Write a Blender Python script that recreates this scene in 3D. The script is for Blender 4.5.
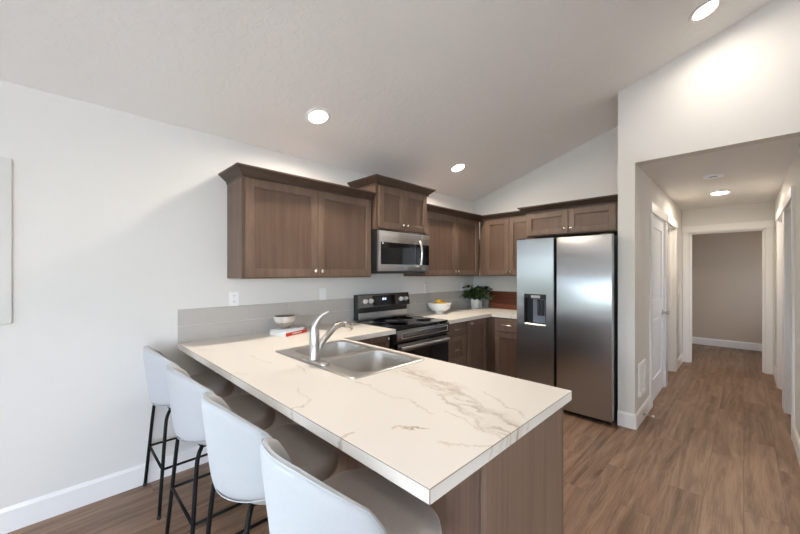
import bpy, bmesh, math, random
from mathutils import Vector, Matrix
for o in list(bpy.data.objects): bpy.data.objects.remove(o, do_unlink=True)
SC = bpy.context.scene
COL = SC.collection
random.seed(7)
PI = math.pi

# ------------------------------------------------------------------ camera
F_PX, YAW, CX, CZ, V0 = 344.45, 0.7842, 2.8476, 1.419, 272.0
cd = bpy.data.cameras.new('camera'); cam = bpy.data.objects.new('camera', cd); COL.objects.link(cam)
cam.location = (CX, 0, CZ); cam.rotation_euler = (PI/2, 0, YAW)
cd.sensor_width = 36; cd.sensor_fit = 'HORIZONTAL'; cd.lens = F_PX*36/800
cd.shift_y = (V0-267)/800; cd.clip_start = 0.02; cd.clip_end = 300
SC.camera = cam

# ------------------------------------------------------------------ sky, daylight, exposure
SKY_STRENGTH = 13.5
LAMP_W = 9.0
w = bpy.data.worlds.new('sky'); SC.world = w; w.use_nodes = True
wn = w.node_tree; wn.nodes.clear()
sky = wn.nodes.new('ShaderNodeTexSky'); sky.sky_type = 'HOSEK_WILKIE'
sky.turbidity = 3.5; sky.ground_albedo = .5; sky.sun_direction = Vector((.35, .5, .75)).normalized()
mixw = wn.nodes.new('ShaderNodeMix'); mixw.data_type = 'RGBA'; mixw.inputs[0].default_value = .45
bg = wn.nodes.new('ShaderNodeBackground'); wo = wn.nodes.new('ShaderNodeOutputWorld')
wn.links.new(sky.outputs[0], mixw.inputs[6]); mixw.inputs[7].default_value = (.76, .87, 1.0, 1)
wn.links.new(mixw.outputs[2], bg.inputs[0]); wn.links.new(bg.outputs[0], wo.inputs[0])
bg.inputs[1].default_value = SKY_STRENGTH
SC.view_settings.view_transform = 'Standard'; SC.view_settings.look = 'None'
SC.view_settings.gamma = 1; SC.view_settings.use_curve_mapping = False
SC.view_settings.exposure = 1.15
SC.cycles.max_bounces = 12; SC.cycles.diffuse_bounces = 8; SC.cycles.glossy_bounces = 6
SC.cycles.caustics_reflective = False; SC.cycles.caustics_refractive = False
SC.cycles.sample_clamp_indirect = 6

def sun_lamp():
    l = bpy.data.lights.new('sun', 'SUN'); l.energy = 10; l.angle = .02; l.color = (1, .95, .87)
    o = bpy.data.objects.new('sun', l); COL.objects.link(o)
    o.rotation_euler = Vector((.35, .5, .75)).to_track_quat('Z', 'Y').to_euler()
sun_lamp()

def portal(name, loc, rot, sx, sy):
    l = bpy.data.lights.new(name, 'AREA'); l.shape = 'RECTANGLE'; l.size = sx; l.size_y = sy
    l.cycles.is_portal = True
    o = bpy.data.objects.new(name, l); COL.objects.link(o); o.location = loc; o.rotation_euler = rot
    return o
# daylight openings: (wall, a0, a1, z0, z1)
WIN_LEFT = [(-4.3, -0.62, 0.45, 2.06)]
WIN_FRONT = [(0.5, 2.7, 0.95, 2.15), (3.6, 5.8, 0.95, 2.15)]
WIN_RIGHT = [(-4.2, -1.2, 0.06, 2.2)]
YF, XR_ = -4.6, 7.0
for a0, a1, z0, z1 in WIN_LEFT:
    portal('daylight_portal', (-.13, (a0+a1)/2, (z0+z1)/2), (PI/2, 0, PI/2+PI), a1-a0, z1-z0)
for a0, a1, z0, z1 in WIN_FRONT:
    portal('daylight_portal', ((a0+a1)/2, YF-.13, (z0+z1)/2), (-PI/2, 0, PI), a1-a0, z1-z0)

FILL_WIN_FAR = [(7.5, 8.15, .9, 2.0)]  # unseen window added to brighten the room past the hall
FILL_WIN_SIDE = [(4.7, 5.0, .9, 1.7), (6.3, 6.7, .9, 1.7)]  # unseen side-room windows, added to bring more light to the hall doorways
for xx, ws in ((4.353+.2, FILL_WIN_FAR), (4.353+.18, FILL_WIN_SIDE)):
    for a0, a1, z0, z1 in ws: portal('daylight_portal', (xx, (a0+a1)/2, (z0+z1)/2), (PI/2, 0, PI/2), a1-a0, z1-z0)
for a0, a1, z0, z1 in WIN_RIGHT:
    portal('daylight_portal', (XR_+.13, (a0+a1)/2, (z0+z1)/2), (PI/2, 0, PI/2), a1-a0, z1-z0)
# ------------------------------------------------------------------ helpers
def tag(o, label=None, cat=None, group=None, kind=None):
    if label: o['label'] = label
    if cat: o['category'] = cat
    if group: o['group'] = group
    if kind: o['kind'] = kind
    return o
def thing(name, loc, label, cat, group=None, rz=0):
    o = bpy.data.objects.new(name, None); COL.objects.link(o)
    o.empty_display_size = .05; o.location = loc; o.rotation_euler = (0, 0, rz)
    return tag(o, label, cat, group)
def world_loc(o):
    v = Vector((0, 0, 0))
    while o: v += o.location; o = o.parent
    return v
def obj(name, bm, mats, parent=None, smooth=False, local=False, origin=None):
    """bm in world coordinates unless local; origin only for top-level meshes"""
    me = bpy.data.meshes.new(name)
    bmesh.ops.recalc_face_normals(bm, faces=bm.faces[:])
    bm.to_mesh(me); bm.free()
    for m in (mats if isinstance(mats, (list, tuple)) else [mats]): me.materials.append(m)
    o = bpy.data.objects.new(name, me); COL.objects.link(o)
    if parent is not None:
        o.parent = parent
        if not local: me.transform(Matrix.Translation(-world_loc(parent)))
    elif origin is not None:
        me.transform(Matrix.Translation(-Vector(origin))); o.location = origin
    if smooth:
        for p in me.polygons: p.use_smooth = True
        if smooth == 'angle':
            me.set_sharp_from_angle(angle=math.radians(40))
    return o
def BM(): return bmesh.new()
def box(bm, x0, x1, y0, y1, z0, z1, bev=0.0, seg=2, mi=0):
    r = bmesh.ops.create_cube(bm, size=1)
    vs = r['verts']
    for v in vs:
        v.co = Vector((x0+(v.co.x+.5)*(x1-x0), y0+(v.co.y+.5)*(y1-y0), z0+(v.co.z+.5)*(z1-z0)))
    fs = set(f for v in vs for f in v.link_faces)
    for f in fs: f.material_index = mi
    if bev > 0:
        es = list(set(e for v in vs for e in v.link_edges))
        r2 = bmesh.ops.bevel(bm, geom=es, offset=min(bev, .45*min(abs(x1-x0), abs(y1-y0), abs(z1-z0))), segments=seg, affect='EDGES', profile=.5)
        for f in r2['faces']: f.material_index = mi
    return bm
def lathe(bm, prof, c=(0, 0, 0), n=24, axis='z', mi=0, caps=True):
    """prof: list of (r, h); axis direction"""
    rings = []
    c = Vector(c)
    def P(r, h, t):
        a, b = r*math.cos(t), r*math.sin(t)
        if axis == 'z': return c+Vector((a, b, h))
        if axis == 'x': return c+Vector((h, a, b))
        return c+Vector((a, h, b))
    for r, h in prof:
        if r < 1e-6: rings.append([bm.verts.new(P(0, h, 0))])
        else: rings.append([bm.verts.new(P(r, h, 2*PI*i/n)) for i in range(n)])
    for A, B in zip(rings, rings[1:]):
        for i in range(n):
            j = (i+1) % n
            q = [A[i % len(A)], A[j % len(A)], B[j % len(B)], B[i % len(B)]]
            q = list(dict.fromkeys(q))
            if len(q) > 2:
                f = bm.faces.new(q); f.material_index = mi
    for R in (rings[0], rings[-1]):
        if caps and len(R) > 2:
            f = bm.faces.new(R); f.material_index = mi
    return bm
def tube(bm, pts, rad, n=10, caps=True, mi=0, flat=None):
    pts = [Vector(p) for p in pts]
    rads = rad if isinstance(rad, (list, tuple)) else [rad]*len(pts)
    rings = []; up = None
    for i, p in enumerate(pts):
        t = ((pts[min(i+1, len(pts)-1)]-pts[max(i-1, 0)])).normalized()
        if up is None:
            up = t.orthogonal().normalized()
        else:
            up = (up-t*up.dot(t)).normalized()
        s = t.cross(up)
        rings.append([bm.verts.new(p+(up*math.cos(2*PI*k/n)+s*math.sin(2*PI*k/n))*rads[i]) for k in range(n)])
    for A, B in zip(rings, rings[1:]):
        for k in range(n):
            f = bm.faces.new((A[k], A[(k+1) % n], B[(k+1) % n], B[k])); f.material_index = mi
    if caps:
        for R in (rings[0], rings[-1]):
            f = bm.faces.new(R); f.material_index = mi
    return bm
def smooth_path(pts, sub=6):
    pts = [Vector(p) for p in pts]; out = []
    P = [2*pts[0]-pts[1]]+pts+[2*pts[-1]-pts[-2]]
    for i in range(1, len(P)-2):
        for k in range(sub):
            t = k/sub
            a, b, c, d = P[i-1], P[i], P[i+1], P[i+2]
            out.append(.5*((2*b)+(c-a)*t+(2*a-5*b+4*c-d)*t*t+(3*b-a-3*c+d)*t**3))
    out.append(pts[-1]); return out
def prism(bm, poly, fn, d0, d1, mi=0):
    """poly 2-D points, fn(a,b,d)->Vector, extruded between d0 and d1"""
    A = [bm.verts.new(fn(a, b, d0)) for a, b in poly]; B = [bm.verts.new(fn(a, b, d1)) for a, b in poly]
    bm.faces.new(A).material_index = mi; bm.faces.new(B[::-1]).material_index = mi
    n = len(poly)
    for i in range(n): bm.faces.new((A[i], A[(i+1) % n], B[(i+1) % n], B[i])).material_index = mi
    return bm
def rrect(x0, x1, y0, y1, r, n=6):
    out = []
    for cx, cy, s in ((x1-r, y1-r, 0), (x0+r, y1-r, 1), (x0+r, y0+r, 2), (x1-r, y0+r, 3)):
        for k in range(n+1):
            t = PI/2*(s+k/n); out.append((cx+r*math.cos(t), cy+r*math.sin(t)))
    return out
def cellslab(bm, xs, ys, inside, z0, z1, mi=0):
    V = {}
    def g(i, j, z):
        if (i, j, z) not in V: V[i, j, z] = bm.verts.new((xs[i], ys[j], z))
        return V[i, j, z]
    ins = lambda i, j: 0 <= i < len(xs)-1 and 0 <= j < len(ys)-1 and inside((xs[i]+xs[i+1])/2, (ys[j]+ys[j+1])/2)
    for i in range(len(xs)-1):
        for j in range(len(ys)-1):
            if not ins(i, j): continue
            for z in (z0, z1): bm.faces.new([g(i, j, z), g(i+1, j, z), g(i+1, j+1, z), g(i, j+1, z)])
            for (di, dj, p, q) in ((-1, 0, (i, j), (i, j+1)), (1, 0, (i+1, j), (i+1, j+1)), (0, -1, (i, j), (i+1, j)), (0, 1, (i, j+1), (i+1, j+1))):
                if not ins(i+di, j+dj): bm.faces.new([g(*p, z0), g(*q, z0), g(*q, z1), g(*p, z1)])
    return bm

# ------------------------------------------------------------------ materials
class NT:
    def __init__(s, name):
        s.m = bpy.data.materials.new(name); s.m.use_nodes = True
        s.t = s.m.node_tree; s.b = s.t.nodes['Principled BSDF']
    def n(s, typ, **kw):
        x = s.t.nodes.new(typ)
        for k, v in kw.items(): setattr(x, k, v)
        return x
    def l(s, a, b): s.t.links.new(a, b)
    def put(s, sock, v):
        if isinstance(v, bpy.types.NodeSocket): s.l(v, sock)
        else: sock.default_value = v
    def math(s, op, a, b=0.0, clamp=False):
        x = s.n('ShaderNodeMath', operation=op, use_clamp=clamp); s.put(x.inputs[0], a); s.put(x.inputs[1], b); return x.outputs[0]
    def vmath(s, op, a, b=(0, 0, 0)):
        x = s.n('ShaderNodeVectorMath', operation=op); s.put(x.inputs[0], a); s.put(x.inputs[1], b); return x
    def obj(s): return s.n('ShaderNodeTexCoord').outputs['Object']
    def mapping(s, vec, scale=(1, 1, 1), rot=(0, 0, 0), loc=(0, 0, 0)):
        x = s.n('ShaderNodeMapping'); s.l(vec, x.inputs[0]); x.inputs['Scale'].default_value = scale; x.inputs['Rotation'].default_value = rot; x.inputs['Location'].default_value = loc
        return x.outputs[0]
    def noise(s, vec, scale=5, detail=4, rough=.5, dist=0, color=False):
        x = s.n('ShaderNodeTexNoise'); s.l(vec, x.inputs['Vector']); x.inputs['Scale'].default_value = scale
        x.inputs['Detail'].default_value = detail; x.inputs['Roughness'].default_value = rough; x.inputs['Distortion'].default_value = dist
        return x.outputs[1 if color else 0]
    def ramp(s, fac, stops):
        x = s.n('ShaderNodeValToRGB'); s.l(fac, x.inputs[0]); e = x.color_ramp.elements
        while len(e) < len(stops): e.new(.5)
        for q, (p, c) in zip(e, stops): q.position = p; q.color = (*c, 1)
        return x.outputs[0]
    def mix(s, fac, a, b):
        x = s.n('ShaderNodeMix', data_type='RGBA'); s.put(x.inputs[0], fac)
        s.put(x.inputs[6], a if isinstance(a, bpy.types.NodeSocket) else (*a, 1)); s.put(x.inputs[7], b if isinstance(b, bpy.types.NodeSocket) else (*b, 1)); return x.outputs[2]
    def bump(s, h, strength=.2, dist=.01):
        x = s.n('ShaderNodeBump'); s.l(h, x.inputs['Height']); x.inputs['Strength'].default_value = strength; x.inputs['Distance'].default_value = dist
        s.l(x.outputs[0], s.b.inputs['Normal'])
    def base(s, v): s.put(s.b.inputs['Base Color'], v if isinstance(v, bpy.types.NodeSocket) else (*v, 1))
    def set(s, **kw):
        for k, v in kw.items(): s.put(s.b.inputs[k.replace('_', ' ')], v)
def lin(r, g, b):
    f = lambda c: (c/255/12.92 if c/255 <= .04045 else ((c/255+.055)/1.055)**2.4)
    return (f(r), f(g), f(b))
def plain(name, col, rough=.5, metal=0, **kw):
    m = NT(name); m.base(col); m.set(Roughness=rough, Metallic=metal, **kw)
    # faint mottling keeps the surface from being perfectly uniform
    c = m.noise(m.obj(), 40, 3); m.set(Roughness=m.math('ADD', m.math('MULTIPLY', c, .08), rough-.04))
    return m.m
def paint(name, col, bump=.12, scale=140, rough=.75):
    m = NT(name); o = m.obj(); m.base(col); m.set(Roughness=rough)
    h = m.noise(o, scale, 3); m.bump(h, bump, .004); return m.m

M = {}
M['wall'] = paint('wall_paint', lin(226, 224, 220))
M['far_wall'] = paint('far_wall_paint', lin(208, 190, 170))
def mk_ceiling():
    m = NT('ceiling_texture'); o = m.obj(); m.base(lin(241, 240, 238)); m.set(Roughness=.85)
    a = m.noise(o, 16, 5, .6, .6); h = m.ramp(a, [(.46, (0, 0, 0)), (.56, (1, 1, 1))]); m.bump(h, .22, .004); return m.m
M['ceiling'] = mk_ceiling()
M['trim'] = plain('white_trim', lin(240, 239, 238), .4)
M['door_white'] = plain('door_white', lin(238, 239, 241), .4)
def mk_wood(name, dark, mid, light, grain=(26, 26, 1.1), rough=.42, bump=.05, seed=0):
    m = NT(name); o = m.obj(); v = m.mapping(o, grain, loc=(seed, seed*2, 0))
    a = m.noise(v, 1, 5, .6, .4); f = m.noise(m.mapping(o, (grain[0]*8, grain[1]*8, grain[2]*3)), 1, 3)
    big = m.noise(o, 2.2, 2)
    s = m.math('ADD', m.math('MULTIPLY', a, .42), m.math('ADD', m.math('MULTIPLY', f, .28), m.math('MULTIPLY', big, .30)))
    m.base(m.ramp(s, [(.34, dark), (.5, mid), (.68, light)])); m.set(Roughness=rough)
    m.bump(f, bump, .002); return m.m
M['wood'] = mk_wood('stained_cabinet_wood', lin(88, 69, 57), lin(105, 83, 69), lin(120, 98, 83))
M['wood_frame'] = mk_wood('stained_frame_wood', lin(99, 79, 66), lin(116, 94, 79), lin(131, 108, 92), (22, 22, 3))
M['wood_panel'] = mk_wood('stained_panel_wood', lin(108, 86, 72), lin(128, 104, 88), lin(144, 120, 103), (40, 40, .9), .45, seed=3)
M['wood_dark'] = mk_wood('stained_moulding_wood', lin(60, 47, 40), lin(73, 58, 49), lin(86, 70, 60), (1.2, 1.2, 30), .4)
M['toe'] = plain('dark_toe_kick', lin(38, 30, 26), .6)
def mk_floor():
    m = NT('oak_plank_floor'); o = m.obj()
    r = m.mapping(o, (1, 1, 1), (0, 0, PI/2))
    br = m.n('ShaderNodeTexBrick'); m.l(r, br.inputs['Vector']); br.offset = .37; br.offset_frequency = 2
    br.inputs['Color1'].default_value = (0, 0, 0, 1); br.inputs['Color2'].default_value = (1, 1, 1, 1); br.inputs['Mortar'].default_value = (.5, .5, .5, 1)
    br.inputs['Scale'].default_value = 1; br.inputs['Mortar Size'].default_value = .0012; br.inputs['Mortar Smooth'].default_value = .3
    br.inputs['Bias'].default_value = 0; br.inputs['Brick Width'].default_value = 1.22; br.inputs['Row Height'].default_value = .178
    tone = m.math('MULTIPLY', br.outputs['Color'], 1)
    off = m.n('ShaderNodeCombineXYZ'); m.l(m.math('MULTIPLY', tone, 7.3), off.inputs[0]); m.l(m.math('MULTIPLY', tone, 11.1), off.inputs[1])
    o2 = m.vmath('ADD', o, off.outputs[0]).outputs[0]
    g = m.noise(m.mapping(o2, (7, .8, 1)), 1, 6, .66, 2.2)
    ring = m.n('ShaderNodeTexWave', wave_type='BANDS', bands_direction='X'); m.l(m.mapping(o2, (1, .07, 1)), ring.inputs[0])
    ring.inputs['Scale'].default_value = 4; ring.inputs['Distortion'].default_value = 9; ring.inputs['Detail'].default_value = 3; ring.inputs['Detail Scale'].default_value = 1.6
    fine = m.noise(m.mapping(o2, (150, 5, 1)), 1, 2)
    s = m.math('ADD', m.math('MULTIPLY', g, .55), m.math('ADD', m.math('MULTIPLY', ring.outputs['Fac'], .07), m.math('MULTIPLY', fine, .28)))
    s = m.math('ADD', s, m.math('MULTIPLY', m.math('SUBTRACT', tone, .5), .10))
    c = m.ramp(s, [(.28, lin(92, 69, 52)), (.45, lin(137, 109, 87)), (.66, lin(172, 143, 118))])
    c = m.mix(m.math('MULTIPLY', br.outputs['Fac'], .55), c, lin(70, 48, 36)); m.base(c)
    m.set(Roughness=m.math('ADD', m.math('MULTIPLY', fine, .15), .36)); m.bump(s, .06, .002); return m.m
M['floor'] = mk_floor()
def mk_counter():
    m = NT('marble_laminate'); o = m.obj()
    d = m.noise(o, 7, 5, .65, color=True); dv = m.vmath('MULTIPLY', m.vmath('SUBTRACT', d, (.5, .5, .5)).outputs[0], (.14, .14, .14)).outputs[0]
    # object origin sits at (0,0,.914): only x and y steer the veins, so they run down the edges
    p = m.vmath('MULTIPLY', m.vmath('ADD', o, dv).outputs[0], (1, 1, 0)).outputs[0]
    var = m.noise(o, 9, 4, .6)
    total = None
    def seg(A, B, wd, st, soft):
        nonlocal total
        A = Vector((*A, 0)); B = Vector((*B, 0)); ba = B-A
        pa = m.vmath('SUBTRACT', p, A).outputs[0]
        h = m.math('DIVIDE', m.vmath('DOT_PRODUCT', pa, ba).outputs['Value'], ba.dot(ba), True)
        sc = m.n('ShaderNodeVectorMath', operation='SCALE'); sc.inputs[0].default_value = ba; m.l(h, sc.inputs['Scale'])
        dist = m.vmath('LENGTH', m.vmath('SUBTRACT', pa, sc.outputs[0]).outputs[0]).outputs['Value']
        mr = m.n('ShaderNodeMapRange'); mr.interpolation_type = 'SMOOTHSTEP'; m.l(dist, mr.inputs[0])
        mr.inputs[1].default_value = wd; mr.inputs[2].default_value = wd*(1-soft); mr.inputs[3].default_value = 0; mr.inputs[4].default_value = st
        total = mr.outputs[0] if total is None else m.math('MAXIMUM', total, mr.outputs[0])
    def line(pts, wd, st, soft=1):
        for A, B in zip(pts, pts[1:]): seg(A, B, wd, st, soft)
    line([(1.62, 1.29), (1.85, 1.24), (2.05, 1.16), (2.36, .99)], .10, .9)
    ridge = m.noise(m.mapping(m.vmath('ADD', o, dv).outputs[0], (3.2, 15, 0), (0, 0, .39)), 1, 5, .62, 1.2)
    mr2 = m.n('ShaderNodeMapRange'); mr2.interpolation_type = 'SMOOTHSTEP'; m.l(ridge, mr2.inputs[0])
    mr2.inputs[1].default_value = .46; mr2.inputs[2].default_value = .56
    total = m.math('MULTIPLY', total, m.math('ADD', m.math('MULTIPLY', mr2.outputs[0], .85), .15))
    line([(1.58, 1.31), (1.75, 1.25), (1.95, 1.23), (2.16, 1.14), (2.36, 1.04)], .016, .8)
    line([(1.95, 1.13), (2.36, .93)], .014, .75)
    line([(2.09, 1.28), (2.36, 1.12)], .007, .5)
    line([(2.09, .995), (2.2, .98), (2.36, .95)], .009, .6)
    line([(2.05, .79), (2.13, .845)], .008, .9)
    line([(2.2, .80), (2.28, .83), (2.36, .9)], .01, .5)
    line([(1.59, .99), (1.84, .975), (2.06, .94)], .008, .5)
    line([(1.12, .94), (1.31, .89)], .006, .6)
    line([(1.47, .73), (1.6, .70), (1.67, .69), (1.69, .60)], .008, .7)
    line([(.73, .836), (.88, .83), (1.0, .845)], .006, .6)
    line([(1.95, .56), (1.99, .66)], .012, .7)
    line([(.3, .55), (.42, .74)], .007, .5)
    line([(1.0, .55), (1.1, .70)], .007, .4)
    line([(.1, 1.0), (.35, 1.16)], .006, .4)
    line([(.3, 1.55), (.5, 1.9), (.55, 2.2)], .012, .5)
    line([(.1, 3.0), (.4, 3.4), (.45, 3.7), (.62, 4.2)], .014, .5)
    line([(.6, 4.3), (.9, 3.9), (.95, 3.7)], .012, .5)
    f = m.math('MULTIPLY', total, m.math('MULTIPLY', m.math('SUBTRACT', var, .25), 2.2, True), True)
    warm = m.noise(o, 1.6, 3)
    c = m.mix(warm, lin(230, 224, 215), lin(225, 218, 207))
    c = m.mix(f, c, lin(150, 124, 84)); m.base(c); m.set(Roughness=.5); return m.m
M['counter'] = mk_counter()
M['seam'] = plain('laminate_seam', lin(140, 118, 96), .5)
M['tile'] = plain('greige_tile', lin(187, 182, 176), .25)
M['grout'] = plain('tile_grout', lin(214, 211, 206), .8)
def mk_steel(name, col, rough, aniso=.0, wavy=0.0, brush=(3, 3, 300)):
    m = NT(name); o = m.obj(); m.base(col); m.set(Metallic=1.0)
    b = m.noise(m.mapping(o, brush), 1, 2)
    m.set(Roughness=m.math('ADD', m.math('MULTIPLY', b, .1), rough))
    if aniso:
        m.set(Anisotropic=aniso)
        t = m.n('ShaderNodeTangent'); t.direction_type = 'RADIAL'; t.axis = 'Z'; m.l(t.outputs[0], m.b.inputs['Tangent'])
    if wavy: m.bump(m.noise(m.mapping(o, (.9, .9, 3.2)), 1.6, 1), wavy, .02)
    return m.m
M['steel'] = mk_steel('brushed_steel', (.62, .61, .6), .24)
M['fridge'] = mk_steel('fridge_steel', (.47, .47, .47), .27, .97, .08, (2, 2, 2))
M['sink'] = mk_steel('sink_steel', (.68, .66, .63), .28, brush=(30, 30, 30))
M['nickel'] = plain('brushed_nickel', (.52, .50, .48), .36, 1)
M['dark_steel'] = mk_steel('dark_stainless', (.25, .245, .24), .2)
M['knob'] = plain('satin_nickel_knob', (.8, .77, .73), .25, 1)
M['knob_bright'] = plain('pale_metal_knob', (.82, .81, .79), .45, .5)
M['black_glass'] = plain('black_glass', (.008, .008, .009), .07)
M['black'] = plain('black_plastic', (.012, .012, .013), .4)
M['charcoal'] = plain('charcoal_plastic', (.045, .047, .052), .35)
M['grey_plastic'] = plain('grey_plastic', lin(128, 134, 146), .35)
M['white_plastic'] = plain('white_plastic', lin(242, 242, 242), .35)
M['black_metal'] = plain('black_powder_coat', (.006, .006, .0065), .55, 0, Specular_IOR_Level=.2)
def mk_fabric(name, col, col2, scale=260, bump=.3, rough=.95, sheen=.2):
    m = NT(name); o = m.obj(); a = m.noise(o, scale, 3, .7); m.base(m.mix(a, col, col2)); m.set(Roughness=rough, Sheen_Weight=sheen)
    m.bump(a, bump, .003); return m.m
M['boucle'] = mk_fabric('cream_woven_fabric', lin(176, 179, 182), lin(189, 192, 195))
M['taupe'] = mk_fabric('taupe_suede', lin(158, 150, 143), lin(172, 164, 157), 60, .08, .8, .3)
M['ceramic'] = plain('white_ceramic', lin(240, 239, 236), .25)
def mk_stripe():
    m = NT('ribbed_stoneware'); o = m.obj()
    sx = m.n('ShaderNodeSeparateXYZ'); m.l(o, sx.inputs[0])
    ang = m.math('ARCTAN2', sx.outputs[1], sx.outputs[0]); st = m.math('SINE', m.math('MULTIPLY', ang, 34))
    hi = m.math('GREATER_THAN', sx.outputs[2], .05)
    n = m.noise(o, 60, 4)
    c = m.mix(m.math('MULTIPLY', n, .8), lin(172, 160, 148), lin(128, 116, 104))
    c = m.mix(m.math('MULTIPLY', hi, m.math('ADD', m.math('MULTIPLY', st, .25), .6)), c, lin(226, 220, 212))
    m.base(c); m.set(Roughness=.6); m.bump(m.math('MULTIPLY', st, .5), .3, .002); return m.m
M['stoneware'] = mk_stripe()
M['bowl_inside'] = plain('dark_glaze', lin(92, 70, 66), .4)
def mk_lemon():
    m = NT('lemon_peel'); o = m.obj(); m.base(m.mix(m.noise(o, 8, 2), lin(238, 178, 40), lin(245, 198, 66))); m.set(Roughness=.45); m.bump(m.noise(o, 220, 2), .2, .002); return m.m
M['lemon'] = mk_lemon()
def mk_leaf():
    m = NT('leaf_green'); o = m.obj(); m.base(m.ramp(m.noise(o, 16, 2), [(.3, lin(34, 52, 30)), (.55, lin(62, 86, 46)), (.75, lin(104, 128, 74))])); m.set(Roughness=.45); return m.m
M['leaf'] = mk_leaf()
M['stem'] = plain('plant_stem', lin(70, 62, 38), .7)
M['soil'] = plain('potting_soil', lin(44, 33, 26), .95)
M['board'] = mk_wood('walnut_board', lin(58, 26, 16), lin(104, 54, 32), lin(150, 92, 60), (1.6, 1.6, 46), .38, seed=5)
M['red'] = plain('red_book_cloth', lin(196, 44, 30), .5)
M['cover_white'] = plain('white_book_cover', lin(232, 230, 228), .45)
M['cover_blue'] = plain('pale_blue_book_cover', lin(214, 222, 230), .45)
M['paper'] = plain('book_paper', lin(222, 219, 212), .8)
M['canvas'] = paint('pale_grey_canvas', lin(216, 214, 210), .1, 300)
M['concrete'] = paint('patio_concrete', lin(202, 204, 204), .1, 20, .9)
M['hedge'] = plain('hedge_green', lin(92, 120, 84), .8)
def mk_glass():
    m = NT('window_glass'); t = m.t; t.nodes.remove(m.b)
    tr = m.n('ShaderNodeBsdfTransparent'); gl = m.n('ShaderNodeBsdfGlossy'); gl.inputs['Roughness'].default_value = .02
    fr = m.n('ShaderNodeFresnel'); fr.inputs[0].default_value = 1.35; mx = m.n('ShaderNodeMixShader')
    m.l(fr.outputs[0], mx.inputs[0]); m.l(tr.outputs[0], mx.inputs[1]); m.l(gl.outputs[0], mx.inputs[2])
    m.l(mx.outputs[0], t.nodes['Material Output'].inputs[0]); return m.m
M['glass'] = mk_glass()
def emis(name, col, st):
    m = NT(name); m.base((.9, .9, .9)); m.set(Emission_Strength=st); m.b.inputs['Emission Color'].default_value = (*col, 1); return m.m
M['lamp'] = emis('lamp_lens', (1, .93, .84), 9)
M['clock'] = emis('clock_digits', (.55, .75, 1), 2.5)

# ------------------------------------------------------------------ room shell
YB, YH, XS, XH, XHR, HH, H0, SL = 4.41, 3.697, 2.02, 2.153, 3.153, 2.4045, 2.458, .3117
YE, YFAR = 7.03, 8.95
XRIDGE = 4.3
def struct(name, bm, mat, smooth=False, origin=None):
    return tag(obj(name, bm, mat, smooth=smooth, origin=origin), kind='structure')
struct('floor', box(BM(), -.15, XR_+.15, YF-.15, 9.6, -.12, 0), M['floor'])
def cs(axis, holes, a0, a1, z0, z1, t0, t1):
    """wall slab with rectangular holes (a0,a1,z0,z1)"""
    bm = BM()
    A = sorted(set([a0, a1]+[h for q in holes for h in q[:2]])); Z = sorted(set([z0, z1]+[h for q in holes for h in q[2:]]))
    ins = lambda a, z: not any(q[0] < a < q[1] and q[2] < z < q[3] for q in holes)
    cellslab(bm, A, Z, ins, t0, t1)
    for v in bm.verts:
        a, z, t = v.co
        v.co = (t, a, z) if axis == 'x' else (a, t, z)
    return bm
struct('wall_left', cs('x', WIN_LEFT, YF-.15, YB+.13, 0, 2.7, -.15, 0), M['wall'])
struct('wall_back', box(BM(), 0, XS, YB, YB+.13, 0, 3.4), M['wall'])
DL = [(4.46, 5.30), (5.44, 6.24)]   # left doorways, y ranges
DR = [(4.46, 5.19), (5.42, 6.22)]
DH = 2.04
struct('wall_hall_left', cs('x', [(a, b, 0, DH) for a, b in DL], YH, YE, 0, 3.5, XS, XH), M['wall'])
struct('wall_hall_right', cs('x', [(a, b, 0, DH) for a, b in DR], YH+.1245, YE, 0, 2.5, XHR, XHR+.12), M['wall'])
struct('wall_hall_front', cs('y', [(XH, XHR, 0, HH)], XH, XR_, 0, 4.0, YH, YH+.125), M['wall'])
EO = (2.243, 3.062)
struct('wall_hall_end', cs('y', [(EO[0], EO[1], 0, 2.035)], XS, XHR+.12, 0, 2.5, YE, YE+.12), M['wall'])
struct('wall_far', box(BM(), XS-1.2, XHR+1.2, YFAR, YFAR+.12, 0, 2.5), M['far_wall'])
struct('wall_far_left', box(BM(), XS-1.32, XS-1.2, YE, YFAR+.12, 0, 2.5), M['far_wall'])
struct('wall_far_right', cs('x', FILL_WIN_FAR, YE, YFAR+.12, 0, 2.5, XHR+1.2, XHR+1.32), M['far_wall'])
struct('wall_far_near', cs('y', [(XS, XHR+.12, 0, 2.5)], XS-1.2, XHR+1.2, 0, 2.5, YE, YE+.12), M['far_wall'])
struct('ceiling_hall', cellslab(BM(), [XS-1.4, XH-.02, XHR+1.4], [YH+.125, YB+.13, 9.2], lambda x, y: x > XH-.02 or y > YB+.13, HH, HH+.1), M['ceiling'])
# rooms behind the open hall doorways
struct('wall_side_left', cs('y', [], XS-1.2, XS, 0, 2.5, 5.33, 5.41), M['wall'])
struct('wall_side_back', box(BM(), XS-1.3, XS-1.2, YB+.13, YE, 0, 2.5), M['wall'])
struct('wall_side_middle', cs('y', [], XHR+.12, XHR+1.3, 0, 2.5, 5.26, 5.36), M['wall'])
struct('wall_side_right', cs('x', FILL_WIN_SIDE, YH+.125, YE, 0, 2.5, XHR+1.2, XHR+1.3), M['wall'])
struct('wall_front', cs('y', WIN_FRONT, -.15, XR_+.15, 0, 4.2, YF-.15, YF), M['wall'])
struct('wall_right', cs('x', WIN_RIGHT, YF, YH+.125, 0, 3.3, XR_, XR_+.15), M['wall'])
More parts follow.
